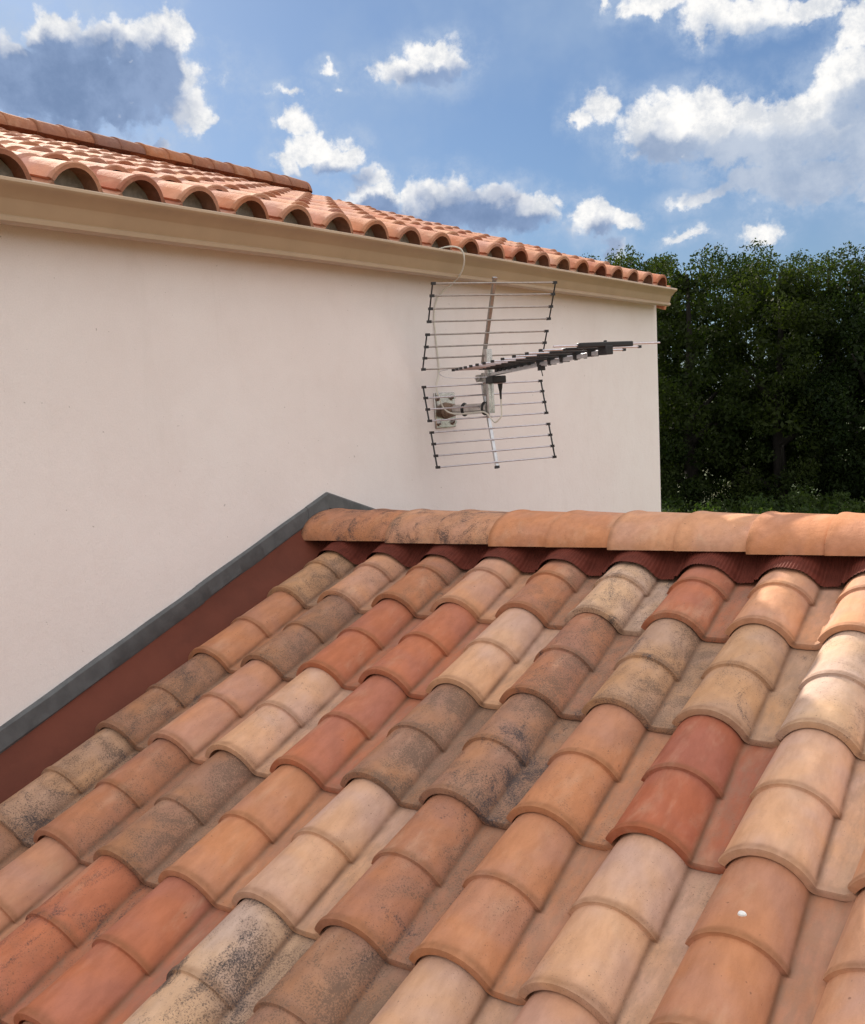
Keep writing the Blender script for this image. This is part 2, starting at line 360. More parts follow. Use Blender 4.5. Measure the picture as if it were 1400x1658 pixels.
def tile_mesh(name, fine=True, stations=None):
    n = 38 if fine else 20
    if fine:
        st = [-.0006, .0012, .004, .008, .012, .016, .020, .026, .04, .06, .08, .10, .12, .14, .16, .170, .1765, .179, .1805, .1825, .185, .188, .192, .196, .200, .206, .22, .25, .29, .33, .36, .41]
    else:
        st = [0.0, .004, .012, .020, .05, .11, .176, .180, .184, .192, .200, .23, .32, .41]
    V = []; lip = []; trough = []; crease = []
    for v in st:
        kw, kh = seg_scale(v); P = profile(kw, kh, n)
        tng = np.gradient(P[:, :2], axis=0); tng /= np.linalg.norm(tng, axis=1)[:, None]
        nrm = np.stack([-tng[:, 1], tng[:, 0]], 1)
        def bumpf(d):       # rolled lip profile, d = distance above the edge
            if d < 0 or d > .020: return 0.0
            return 0.0030 * math.sin(math.pi * min(1, (d + .005) / .025))
        b1 = bumpf(v) - (0.0022 if v < .001 else 0); b2 = bumpf(v - .180) if v >= .180 else 0.0
        drop = -0.0135 * v / TG
        l = math.exp(-((v - .009) / .011) ** 2); l2 = math.exp(-((v - .186) / .009) ** 2) if v > .179 else 0
        mask = P[:, 2].copy(); mask[:2] *= .6
        off = b1 * np.where(P[:, 2] > .5, 1.0, 0.8) + b2 * mask
        outer = P[:, :2] + nrm * off[:, None]
        inner = P[:, :2] - nrm * TH
        for q in outer: V.append((q[0], v, q[1] + drop))
        for q in inner: V.append((q[0], v, q[1] + drop))
        lip += list(np.maximum(l * (.5 + .5 * P[:, 2]), l2 * mask)) + [l * .6] * n
        trough += list(1 - P[:, 2]) + [0] * n
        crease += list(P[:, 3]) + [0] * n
    F = []; m = 2 * n
    for s in range(len(st) - 1):
        a = s * m; b = a + m
        for i in range(n - 1):
            F.append((a + i, a + i + 1, b + i + 1, b + i))
            F.append((a + n + i, b + n + i, b + n + i + 1, a + n + i + 1))
        F.append((a, b, b + n, a + n)); F.append((a + n - 1, a + m - 1, b + m - 1, b + n - 1))
    e = (len(st) - 1) * m
    for i in range(n - 1):
        F.append((i, n + i, n + i + 1, i + 1)); F.append((e + i, e + i + 1, e + n + i + 1, e + n + i))
    return V, F, lip, trough, crease
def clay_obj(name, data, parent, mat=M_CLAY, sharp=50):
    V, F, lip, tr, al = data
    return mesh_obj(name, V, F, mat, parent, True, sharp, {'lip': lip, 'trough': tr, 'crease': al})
ALB = 0.92
PAL = {'T': (203, 158, 131), 'B': (211, 173, 147), 'O': (195, 142, 111), 'P': (201, 152, 126), 'R': (185, 121, 95), 'D': (174, 107, 83),
       'G': (193, 158, 129), 'K': (173, 132, 107), 'H': (211, 183, 159), 'N': (183, 131, 104)}
def clay_colour(code, jit=0.04):
    c = lin(PAL[code[0]]); j = 1 + random.uniform(-jit, jit)
    return [x * ALB * j for x in c]
# roof of the annex: code letter = firing colour, number = speckle (0-9), second number = black smear (0-9)
ROOF = {
 0: ['G73', 'T44', 'N55', 'T23', 'N55', 'H59', 'R43', 'T21', 'T11', 'O20', 'T10', 'P30'],
 1: ['O20', 'K76', 'R13', 'R14', 'B22', 'N77', 'G76', 'G46', 'H45', 'T20', 'O20', 'G50'],
 2: ['K78', 'P22', 'B33', 'R12', 'K85', 'K78', 'O34', 'D10', 'B10', 'T10', 'N40', 'B10'],
 3: ['G78', 'N54', 'K75', 'O11', 'B22', 'N57', 'O34', 'B33', 'O00', 'T10', 'R10', 'G40'],
 4: ['K51', 'P10', 'R48', 'R02', 'H69', 'K86', 'B33', 'T10', 'O10', 'T20', 'P20', 'O10'],
 5: ['O10', 'G30', 'K40', 'O20', 'T20', 'R10', 'T20', 'N40', 'O10', 'B20', 'K60', 'R20'],
 6: ['T10', 'R10', 'G50', 'T10', 'O10', 'K60', 'B10', 'R10', 'G30', 'T20', 'O20', 'B10'],
}
def set_clay(o, code, jit=0.04):
    c = clay_colour(code, jit); o.color = (c[0], c[1], c[2], int(code[1]) / 9.0); o['smear'] = int(code[2]) / 9.0
RX = Matrix.Rotation(PITCH, 4, 'X')
cp, sp_ = math.cos(PITCH), math.sin(PITCH)

annex = thing('annex_building', 'low annex with a multicoloured clay tile roof, its ridge meeting the stucco wall', 'annex')
LABELS = {(7, 2): 'deep red roof tile, the reddest on the annex', (4, 4): 'pale roof tile with a large black smear', (5, 0): 'pale roof tile with a soot-black patch under the ridge',
          (2, 4): 'red roof tile with black scrape marks'}
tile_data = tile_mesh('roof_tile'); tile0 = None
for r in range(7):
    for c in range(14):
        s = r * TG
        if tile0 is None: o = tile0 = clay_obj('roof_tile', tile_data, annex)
        else:
            o = tile0.copy(); link(o, annex)
        loc = Vector((c * TW + random.uniform(-.0018, .0018), -(s + .003) * cp + .0055 * sp_, -(s + .003) * sp_ - .0055 * cp + random.uniform(-.001, .0012)))
        o.matrix_local = Matrix.Translation(loc) @ RX @ Matrix.Rotation(random.uniform(-.010, .010), 4, 'Z') @ Matrix.Rotation(random.uniform(-.012, .012), 4, 'Y')
        set_clay(o, ROOF[r][c] if c < 12 else random.choice(['T20', 'O20', 'B10', 'R10', 'K60', 'G50']))
        if (c, r) in LABELS: o['label'] = LABELS[(c, r)]
        o['group'] = 'roof tiles of the annex'

# ridge caps of the annex
def cap_mesh(L=0.42, rw=0.160, rh=0.085, seg=0.191, close=False, nb=28):
    st = [-.0006, .0015, .005, .010, .016, .022, .03, .06, .10, .14, .17, .178, seg - .001, seg + .001, seg + .004, seg + .009, seg + .015, seg + .022, .23, .28, .34, L]
    V = []; lip = []; tr = []; al = []
    for v in st:
        k = 1 - 0.085 * max(0, v - .01) / seg if v < seg else 1 - 0.02 - 0.115 * max(0, v - seg - .01) / seg
        def bf(d): return 0.004 * math.sin(math.pi * min(1, (d + .006) / .034)) if 0 <= d < .028 else 0
        off = bf(v) * .8 - (.002 if v < .001 else 0) + (bf(v - seg) * .5 if v >= seg else 0)
        ring = []
        for i in range(nb + 1):
            a = math.pi * (1 - i / nb)
            ring.append((math.copysign(abs(math.cos(a)) ** 0.85, math.cos(a)) * rw * (1 + (k - 1) * .6), math.sin(a) ** 1.0 * rh * k))
        ring = np.array(ring)
        tg = np.gradient(ring, axis=0); tg /= np.linalg.norm(tg, axis=1)[:, None] + 1e-9; nr = np.stack([-tg[:, 1], tg[:, 0]], 1)
        o_ = ring + nr * off; i_ = ring - nr * .012
        for q in o_: V.append((v, -q[0], q[1]))
        for q in i_: V.append((v, -q[0], q[1]))
        l = math.exp(-((v - .005) / .009) ** 2) * .9
        l2 = math.exp(-((v - seg - .003) / .008) ** 2) * .3
        lip += [max(l, l2)] * (2 * len(ring)); tr += [0] * (2 * len(ring)); al += [0] * (2 * len(ring))
    n = nb + 1; m = 2 * n; F = []
    for s in range(len(st) - 1):
        a = s * m; b = a + m
        for i in range(n - 1):
            F.append((a + i, b + i, b + i + 1, a + i + 1)); F.append((a + n + i, a + n + i + 1, b + n + i + 1, b + n + i))
        F.append((a, a + n, b + n, b)); F.append((a + n - 1, b + n - 1, b + m - 1, a + m - 1))
    e = (len(st) - 1) * m
    for i in range(n - 1):
        F.append((i, i + 1, n + i + 1, n + i)); F.append((e + i, e + n + i, e + n + i + 1, e + i + 1))
    return V, F, lip, tr, al
RIDGE_Y = 0.430
cap0 = None
CAPS = ['O49', 'T49', 'O23', 'T20', 'O10', 'O10', 'T20', 'O10', 'B20']
for i, code in enumerate(CAPS):
    if cap0 is None: o = cap0 = clay_obj('ridge_tile', cap_mesh(), annex)
    else: o = cap0.copy(); link(o, annex)
    o.matrix_local = Matrix.Translation((-.240 + (.355 if i else 0) + .382 * max(0, i - 1), RIDGE_Y + random.uniform(-.002, .002), .150)) @ Matrix.Rotation(random.uniform(-.006, .006), 4, 'Z') @ Matrix.Rotation(-.012, 4, 'Y')
    set_clay(o, code); o['group'] = 'ridge tiles of the annex'

# ribbed closure strip between the ridge tiles and the roof tiles
def closure():
    xs = np.arange(-.245, 3.0, .0014); us = np.linspace(0, 1, 16)
    kk = profile(*seg_scale(.25)); V = []
    def prof(x):
        u = (x + .163) % TW - .163
        return float(np.interp(u, kk[:, 0], kk[:, 1])) if u <= 0.02 else 0.0
    pad = 60; raw = np.array([prof(x) for x in np.arange(-.245 - .084, 3.0 + .084, .0014)])
    g_ = np.exp(-np.linspace(-2.5, 2.5, 35) ** 2 / 2); g_ /= g_.sum(); sm_ = np.convolve(raw, g_, 'same')
    hs = np.maximum(raw + .002, sm_)[pad:pad + len(xs)]
    for x, h0 in zip(xs, hs):
        if x < -.165: h0 = h0 + .045 * (-.165 - x) / .08
        ve = .246 + .018 * max(0, 1 - h0 / RH) + .002 * math.sin(x * 90) + .003 * mnoise.noise(Vector((x * 9, 3, 1)))
        rib = .0011 * math.sin(x * 2 * math.pi / .0078)
        for f in us:
            v = ve + (.40 - ve) * f; m = f * f * (3 - 2 * f)
            h = (h0 + .0015 - .0135 * v / TG) * (1 - m) + (.034 + .3 * h0) * m + rib * (1 if f < .95 else 0) + (.001 if f == 0 else 0)
            V.append((x, v * cp - h * sp_, v * sp_ + h * cp))
    n = len(us); F = [(a * n + b, (a + 1) * n + b, (a + 1) * n + b + 1, a * n + b + 1) for a in range(len(xs) - 1) for b in range(n - 1)]
    return mesh_obj('ridge_closure_strip', V, F, M_CLOSURE, annex, True, 0)
closure()

XW = -0.25
def on_slope(x, s, h):      # s measured down the slope from the annex lattice origin
    return Vector((x, -s * cp - h * sp_, -s * sp_ + h * cp))
def slope_strip(name, mat, sec, s0, s1, parent, n=60, wob=0.0):
    """extrude a closed section [(x, h)] along the slope"""
    V = []; k = len(sec)
    for i in range(n + 1):
        s = s0 + (s1 - s0) * i / n
        for j, (x, h) in enumerate(sec):
            w = wob * mnoise.noise(Vector((s * 6, j * 3.1, 0))) if wob else 0
            V.append(on_slope(x + abs(w) * .5, s, h + w))
    F = [(i * k + j, i * k + (j + 1) % k, (i + 1) * k + (j + 1) % k, (i + 1) * k + j) for i in range(n) for j in range(k)]
    F += [tuple(range(k))[::-1], tuple(n * k + j for j in range(k))]
    return mesh_obj(name, V, F, mat, parent, True, 30)
S_R = -RIDGE_Y / cp
# oxide red flashing: upstand on the wall and apron running under the first barrels
slope_strip('red_flashing', M_RED, [(XW - .002, .100), (XW + .005, .100), (XW + .012, .078), (XW + .035, .044), (XW + .062, .016), (XW + .085, -.002), (XW + .13, -.008), (XW + .13, -.012), (XW - .002, -.012)], -.34, 2.6, annex, 160, .0028)
# slate grey upstand over it, one length with a lapped seam, and the length on the far slope
slope_strip('wall_flashing', M_ZINC, [(XW - .002, .142), (XW + .005, .143), (XW + .012, .137), (XW + .0125, .092), (XW + .009, .086), (XW - .002, .086)], -.41, .17, annex, 60, .0022)
slope_strip('wall_flashing', M_ZINC, [(XW - .002, .141), (XW + .007, .142), (XW + .0145, .136), (XW + .015, .091), (XW + .011, .085), (XW - .002, .085)], .1705, 2.6, annex, 160, .0022)
def far_flashing():
    # mitred at the ridge: every station is offset vertically, so both lengths meet on the plane of the ridge
    sec = [(XW - .002, .142), (XW + .005, .143), (XW + .012, .137), (XW + .0125, .090), (XW - .002, .090)]
    V = []; n = 40; k = len(sec)
    for i in range(n + 1):
        y = RIDGE_Y - .115 + 2.3 * i / n; z0 = RIDGE_Y * math.tan(PITCH) - abs(y - RIDGE_Y) * math.tan(PITCH)
        for (x, h) in sec: V.append((x + .0012, y, z0 + h / cp + .0008))
    F = [(i * k + j, (i + 1) * k + j, (i + 1) * k + (j + 1) % k, i * k + (j + 1) % k) for i in range(n) for j in range(k)] + [tuple(range(k)), tuple(n * k + j for j in range(k))[::-1]]
    mesh_obj('wall_flashing', V, F, M_ZINC, annex, True, 30)
far_flashing()
# underlay of both slopes, body of the annex
d = MB()
a = on_slope(XW + .01, 2.7, -.035); b = on_slope(XW + .01, -.44, -.035)
ry, rz = b.y, b.z; fy, fz = ry + 2.6, rz - 2.6 * math.tan(PITCH)
X1 = 3.1
d.add([(XW + .01, a.y, a.z), (X1, a.y, a.z), (X1, ry, rz), (XW + .01, ry, rz), (X1, fy, fz), (XW + .01, fy, fz),
       (XW + .01, a.y, a.z - .05), (X1, a.y, a.z - .05), (X1, ry, rz - .05), (XW + .01, ry, rz - .05), (X1, fy, fz - .05), (XW + .01, fy, fz - .05)],
      [(0, 1, 2, 3), (3, 2, 4, 5), (6, 9, 8, 7), (9, 11, 10, 8), (0, 6, 7, 1), (5, 4, 10, 11), (1, 7, 8, 2), (2, 8, 10, 4), (0, 3, 9, 6), (3, 5, 11, 9)])
d.obj('roof_deck', M_DECK, annex, smooth=False)
w = MB(); zg = -4.2
w.add([(XW + .02, a.y + .2, zg), (X1 - .15, a.y + .2, zg), (X1 - .15, fy - .2, zg), (XW + .02, fy - .2, zg),
       (XW + .02, a.y + .2, a.z), (X1 - .15, a.y + .2, a.z), (X1 - .15, fy - .2, fz), (XW + .02, fy - .2, fz), (XW + .02, ry, rz - .06), (X1 - .15, ry, rz - .06)],
      [(0, 1, 5, 4), (2, 3, 7, 6), (1, 2, 6, 9, 5), (3, 0, 4, 8, 7)])
w.obj('annex_wall', M_STUCCO, annex, smooth=False)

# tiles of the far slope of the annex and the upper roof remainder: low-detail tiles merged
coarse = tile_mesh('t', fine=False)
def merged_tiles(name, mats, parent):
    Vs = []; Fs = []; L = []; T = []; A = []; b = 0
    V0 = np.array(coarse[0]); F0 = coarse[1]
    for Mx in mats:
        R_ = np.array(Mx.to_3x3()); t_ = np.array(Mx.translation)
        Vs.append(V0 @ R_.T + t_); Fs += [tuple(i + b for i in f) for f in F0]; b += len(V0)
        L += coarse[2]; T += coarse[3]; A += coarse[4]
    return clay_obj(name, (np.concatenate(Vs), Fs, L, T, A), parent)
ms = []
for r in range(7):
    for c in range(14):
        s = r * TG
        # far slope: mirrored about the ridge line by turning half a circle round the vertical
        q = Matrix.Translation((2.9 - .0, 2 * RIDGE_Y, 0)) @ Matrix.Rotation(math.pi, 4, 'Z') @ Matrix.Translation((c * TW, -s * cp, -s * sp_ - .006)) @ RX
        ms.append(q)
o = merged_tiles('far_slope_tiles', ms, annex); o.color = (*[x * .9 for x in lin(PAL['O'])], .3); o['smear'] = 0.1; o['kind'] = 'stuff'

# white dropping on the orange-tan tile
def splash():
    pr_ = [0, .5, 1]; V = []; F = []; n = 18
    rad = [1 + .10 * math.sin(2 * math.pi * k / n * 2 + 1) + .06 * math.cos(2 * math.pi * k / n * 3) for k in range(n)]
    cx, v0 = 1.583, .0
    # centre on the barrel crest
    base = on_slope(1.592, .875, .0705)
    nrm = Vector((.08, -sp_, cp)).normalized()
    ax = Vector((1, 0, -.08)).normalized(); ay = nrm.cross(ax)
    for ring, (rr, hh) in enumerate(((.0062, -.0015), (.0052, .0012), (.003, .0020))):
        for k in range(n):
            t_ = 2 * math.pi * k / n; V.append(base + ax * rr * rad[k] * math.cos(t_) + ay * rr * rad[k] * .85 * math.sin(t_) + nrm * hh)
    V.append(base + nrm * .0022)
    for r_ in range(2):
        for k in range(n): F.append((r_ * n + k, r_ * n + (k + 1) % n, (r_ + 1) * n + (k + 1) % n, (r_ + 1) * n + k))
    for k in range(n): F.append((2 * n + k, 2 * n + (k + 1) % n, 3 * n))
    o = mesh_obj('bird_dropping', V, F, M_WHITE)
    tag(o, 'small white dropping dried on an orange-tan roof tile at lower right', 'bird dropping')
splash()

# ---------------------------------------------------------------- main house
house = thing('house', 'tall house with cream stucco wall, beige gutter and low-pitched red tile roof', 'house')
YG = 3.55; EX, EZ = -0.155, 1.162            # gable plane; lower edge of the eave tiles
SLEN = 2.90; RX_, RZ_ = EX - SLEN * cp, EZ + SLEN * sp_
YN = -5.0
XB = RX_ * 2 - XW                              # far wall
h = MB()
zt = 1.075; zr = zt + (XW - RX_) * math.tan(PITCH)
h.add([(XW, YN, zg), (XW, YG, zg), (XB, YG, zg), (XB, YN, zg), (XW, YN, zt), (XW, YG, zt), (XB, YG, zt), (XB, YN, zt), (RX_, YN, zr), (RX_, YG, zr)],
      [(0, 1, 5, 4), (1, 2, 6, 9, 5), (2, 3, 7, 6), (3, 0, 4, 8, 7)])
h.obj('stucco_wall', M_STUCCO, house, smooth=False)

HM = Matrix.Rotation(math.pi / 2, 4, 'Z') @ RX
def upper_matrix(k, i):
    s = i * TG; y = -.4665 + k * TW
    return Matrix.Translation((EX - s * cp, y, EZ + s * sp_)) @ HM
cells = [(k, i) for k in range(-14, 20) for i in range(8)]
near = sorted([q for q in cells if q[0] >= -3], key=lambda q: q[1] * 1.0 + max(0, q[0]) * .16 + (3 if q[0] < -2 else 0))[:100]
CODES = ['P20', 'P10', 'T10', 'O20', 'P30', 'R20', 'T20', 'N30', 'P00', 'B10']
utile0 = None
UP = [(200, 153, 131), (196, 145, 121), (203, 162, 141), (188, 132, 108), (204, 156, 136), (183, 124, 102)]
um = MB
for q in cells:
    if q not in near: continue
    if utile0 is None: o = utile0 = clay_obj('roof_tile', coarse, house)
    else: o = utile0.copy(); link(o, house)
    o.matrix_local = upper_matrix(*q) @ Matrix.Rotation(random.uniform(-.006, .006), 4, 'Z')
    c = lin(random.choice(UP)); o.color = (*[x * ALB for x in c], random.uniform(0, .3)); o['smear'] = random.choice([0, 0, 0, .2])
    o['group'] = 'roof tiles of the house'
o = merged_tiles('distant_roof_tiles', [upper_matrix(*q) for q in cells if q not in near], house)
o.color = (*[x * ALB for x in lin(UP[1])], .2); o['smear'] = 0.0; o['kind'] = 'stuff'
# far slope: plain merged tiles
ms = [Matrix.Translation((2 * RX_, 0, 0)) @ Matrix.Rotation(math.pi, 4, 'Z') @ Matrix.Translation((0, -3.0 + .0, 0)) @ upper_matrix(k, i) for k in range(-2, 20, 1) for i in (6, 7)]
o = merged_tiles('back_slope_tiles', ms, house); o.color = (*[x * ALB for x in lin(UP[1])], .2); o['smear'] = 0.0; o['kind'] = 'stuff'
# deck
d = MB()
ex = EX - .05; ez = EZ + .05 * math.tan(PITCH) - .036
rz2 = ez + (ex - RX_) * math.tan(PITCH); bx = 2 * RX_ - ex
y0, y1 = YN - .1, YG - .02
d.add([(ex, y0, ez), (ex, y1, ez), (RX_, y1, rz2), (RX_, y0, rz2), (bx, y1, ez), (bx, y0, ez),
       (ex, y0, ez - .04), (ex, y1, ez - .04), (RX_, y1, rz2 - .04), (RX_, y0, rz2 - .04), (bx, y1, ez - .04), (bx, y0, ez - .04)],
      [(0, 1, 2, 3), (3, 2, 4, 5), (0, 6, 7, 1), (1, 7, 8, 2), (2, 8, 10, 4), (6, 9, 8, 7), (9, 11, 10, 8), (5, 4, 10, 11), (0, 3, 9, 6), (3, 5, 11, 9)])
d.obj('roof_deck', M_DECK, house, smooth=False)
# ridge tiles of the house, big end towards the near side
rc0 = None; UC_ = [(168, 118, 96), (176, 124, 98), (160, 112, 92), (182, 126, 96), (150, 110, 96)]
ny = 15
for i in range(ny):
    y = 3.50 - .365 * i
    if rc0 is None:
        o = rc0 = clay_obj('ridge_tile', cap_mesh(L=.40, rw=.115, rh=.088, seg=.1825), house)
    else: o = rc0.copy(); link(o, house)
    o.matrix_local = Matrix.Translation((RX_, y - .365 + .005, RZ_ + .040)) @ Matrix.Rotation(math.pi / 2, 4, 'Z') @ Matrix.Rotation(-.014, 4, 'Y')
    c = lin(UC_[i % 5]); o.color = (*[x * .8 for x in c], random.uniform(.1, .4)); o['smear'] = random.choice([0, .3, .5]); o['group'] = 'ridge tiles of the house'
# rounded stop at the gable end of the ridge
V = []; F = []; nb = 20; nr_ = 8
for j in range(nr_ + 1):
    ph = math.pi / 2 * j / nr_
    for i in range(nb + 1):
        a_ = math.pi * i / nb
        V.append((RX_ + .113 * math.cos(a_) * math.cos(ph) , 3.505 + .10 * math.sin(ph), RZ_ + .036 + .088 * math.sin(a_) * math.cos(ph)))
F = [(j * (nb + 1) + i, j * (nb + 1) + i + 1, (j + 1) * (nb + 1) + i + 1, (j + 1) * (nb + 1) + i) for j in range(nr_) for i in range(nb)]
n_ = len(V)
o = clay_obj('ridge_end_tile', (V, F, [0.1] * n_, [0] * n_, [0] * n_), house); o.color = (*[x * .85 for x in lin(UC_[3])], .2); o['smear'] = 0.0
# dark eave strip and the mortar plugs inside the open barrels
e = MB(); e.box((EX - .035, (YN + YG) / 2 - .02, EZ - .030), (.012, YG - YN - .06, .050))
e.box((EX - .055, (YN + YG) / 2 - .02, EZ - .052), (.10, YG - YN - .06, .008)); e.obj('eave_strip', M_DARKRED, house, smooth=False)
pl0 = None
for k in range(-14, 20):
    if pl0 is None:
        V = []; nb = 14
        for t_ in (0, 1):
            for i in range(nb + 1):
                a_ = math.pi * i / nb; V.append((-.05 * t_, UC + .066 * math.cos(a_) * (1 + .0), -.02 + .074 * math.sin(a_) + .004 * math.sin(5 * a_ + t_)))
        F = [tuple(range(nb + 1)), tuple(range(nb + 1, 2 * nb + 2))[::-1]] + [(i, i + nb + 1, i + nb + 2, i + 1) for i in range(nb)] + [(nb, 2 * nb + 1, nb + 1, 0)]
        o = pl0 = mesh_obj('mortar_plug', V, F, M_MORTAR, house, True, 30)
    else: o = pl0.copy(); link(o, house)
    o.matrix_local = Matrix.Translation((EX - .048 + random.uniform(-.006, .006), -.4665 + k * TW + random.uniform(-.004, .004), EZ + .012)) @ Matrix.Rotation(random.uniform(-.08, .08), 4, 'X')
    o['group'] = 'mortar plugs under the eave tiles'
# gutter: moulded front, open trough
sec = [(-.262, 1.078), (-.168, 1.056), (-.160, 1.058), (-.151, 1.062), (-.150, 1.071), (-.161, 1.081), (-.155, 1.0935), (-.146, 1.107), (-.135, 1.120), (-.1225, 1.1325), (-.1165, 1.1355),
       (-.1125, 1.138), (-.109, 1.143), (-.110, 1.149), (-.115, 1.1525), (-.121, 1.151), (-.1225, 1.147), (-.1235, 1.138),
       (-.136, 1.124), (-.147, 1.102), (-.152, 1.082), (-.162, 1.068), (-.235, 1.085), (-.2385, 1.145), (-.262, 1.145)]
g = []; Y0g, Y1g = YN, 3.515
def gut(name, sec, ys, close=True, sub=None):
    V = []; k = len(sec)
    for i, y in enumerate(ys):
        for (x, z) in sec: V.append((x, y, z + .0012 * math.sin(y * 1.7) + .0006 * math.sin(y * 5.3)))
    F = [(i * k + j, (i + 1) * k + j, (i + 1) * k + (j + 1) % k, i * k + (j + 1) % k) for i in range(len(ys) - 1) for j in range(k)]
    F += [tuple(range(k)), tuple((len(ys) - 1) * k + j for j in range(k))[::-1]]
    return mesh_obj(name, V, F, M_GUTTER, sub or house, True, 38)
gutter = gut('gutter', sec, np.linspace(Y0g, Y1g, 120))
outer = sec[:16] + [(-.262, 1.1525)]
gut('gutter_end_cap', outer, [Y1g + .0005, Y1g + .006], sub=gutter)
# verge board under the gable tiles
v = MB(); n_ = Vector((sp_, 0, cp))
for (yc, th_, top, bot) in ((3.580, .034, -.022, -.136),):
    A = Vector((EX - .012, yc, EZ + .010)); L_ = 2.88
    B = A + Vector((-cp, 0, sp_)) * L_
    P_ = []
    for base in (A, B):
        for yy in (-th_ / 2, th_ / 2):
            for hh in (top, bot): P_.append(base + Vector((0, yy, 0)) + n_ * hh)
    v.add(P_, [(0, 1, 3, 2), (4, 6, 7, 5), (0, 2, 6, 4), (1, 5, 7, 3), (0, 4, 5, 1), (2, 3, 7, 6)])
v.obj('verge_board', M_WOOD, house, smooth=False, bevel=.003)

# ---------------------------------------------------------------- antenna bracket on the wall
MX, MY = -0.0275, 1.209
br = thing('antenna_bracket', 'galvanised pipe bracket bolted to the stucco wall, holding the antenna', 'wall bracket', (XW, MY, .55))
def P_(x, y, z): return (x - XW, y - MY, z - .55)
m = MB(); m.box(P_(XW + .004, 1.212, .550), (.008, .150, .142)); m.obj('wall_plate', M_GALV, br, bevel=.003)
b0 = None
for (dy, dz) in ((-.052, .050), (.052, .050), (-.052, -.050), (.052, -.050)):
    if b0 is None:
        m = MB(); m.tube([(0, 0, 0), (.006, 0, 0)], .0125, 16); m.tube([(.006, 0, 0), (.014, 0, 0)], .008, 6); o = b0 = m.obj('bolt', M_GALV, br)
    else: o = b0.copy(); link(o, br)
    o.location = P_(XW + .008, 1.212 + dy, .55 + dz)
m = MB(); m.tube([P_(XW + .008, 1.212, .548), P_(MX - .012, 1.209, .548)], .021, 24); m.obj('arm', M_GALV, br)
m = MB(); m.tube([P_(XW + .009, 1.212, .548), P_(XW + .05, 1.212, .548)], [.034, .024], 20); m.obj('collar', M_RUST, br)
m = MB(); m.tube([P_(MX, MY, .528), P_(MX, MY, .776)], .0168, 28); m.obj('mast', M_GALV, br)
c0 = None
for xx in (-.15, -.055):
    if c0 is None:
        m = MB(); R0 = .0235
        m.tube([(0, R0 * math.cos(t), R0 * math.sin(t)) for t in np.linspace(.3, 2 * math.pi - .1, 26)], .0042, 8); o = c0 = m.obj('cable_tie', M_BLACK, br)
    else: o = c0.copy(); link(o, br)
    o.location = P_(xx, 1.210, .548)

# ---------------------------------------------------------------- antenna
ant = thing('tv_antenna', 'aluminium television antenna with corner reflector, mounted in front of the stucco wall', 'antenna', (MX, MY, .62))
PHI = math.radians(31.16)
rdir = Vector((math.sin(PHI), math.cos(PHI), 0)); bdir = Vector((math.cos(PHI), -math.sin(PHI), 0))
def A_(d, z, t=0.0, dz=0): return Vector((0, 0, z + dz - .62)) + bdir * d + rdir * t
ref = [(0.093, 1.015), (0.075, 0.973), (0.056, 0.928), (0.036, 0.883), (0.015, 0.837), (-0.003, 0.793), (-0.022, 0.752), (-0.042, 0.711),
       (-0.048, 0.644), (-0.037, 0.602), (-0.025, 0.558), (-0.013, 0.514), (-0.001, 0.469), (0.011, 0.425), (0.024, 0.380), (0.036, 0.336)]
HL = .265
for hi, half in enumerate((ref[:8], ref[8:])):
    m = MB(); p0 = A_(half[0][0] - .006 * 1, half[0][1] + (.013 if hi == 0 else .0)); p1 = A_(half[-1][0] - .006, half[-1][1] - (.0 if hi == 0 else .016))
    ax = (p1 - p0).normalized(); zz = bdir - ax * bdir.dot(ax); zz.normalize(); xx = zz.cross(ax)
    Rm = Matrix((xx, zz, ax)).transposed()
    m.box((p0 + p1) / 2 - zz * .002, (.014, .012, (p1 - p0).length + .002), Rm)
    m.obj('reflector_bar', M_BAR if hi == 0 else M_ALU, ant, bevel=.0015)
    m = MB(); e_ = p0 if hi == 0 else p1
    m.box(e_ - zz * .002 + ax * (-.004 if hi == 0 else .004), (.017, .015, .010), Rm)
    m.obj('end_cap', M_BAR if hi == 0 else M_BLACK, ant, bevel=.001)
    for pn in (half[:4], half[4:]):
        for (d_, z_) in pn:
            m = MB(); m.tube([A_(d_, z_, -HL), A_(d_, z_, HL)], .0032, 8); m.obj('reflector_rod', M_BAR if hi == 0 else M_ROD, ant)
        for sgn in (-1, 1):
            m = MB(); a0 = A_(pn[0][0], pn[0][1], sgn * HL); a1 = A_(pn[-1][0], pn[-1][1], sgn * HL)
            m.tube([a0, a1], .0032, 6)
            for (d_, z_) in pn:
                m.box(A_(d_, z_, sgn * (HL - .003)), (.011, .016, .010), Matrix((bdir, rdir, Vector((0, 0, 1)))).transposed())
            m.obj('side_strut', M_BLACK, ant)
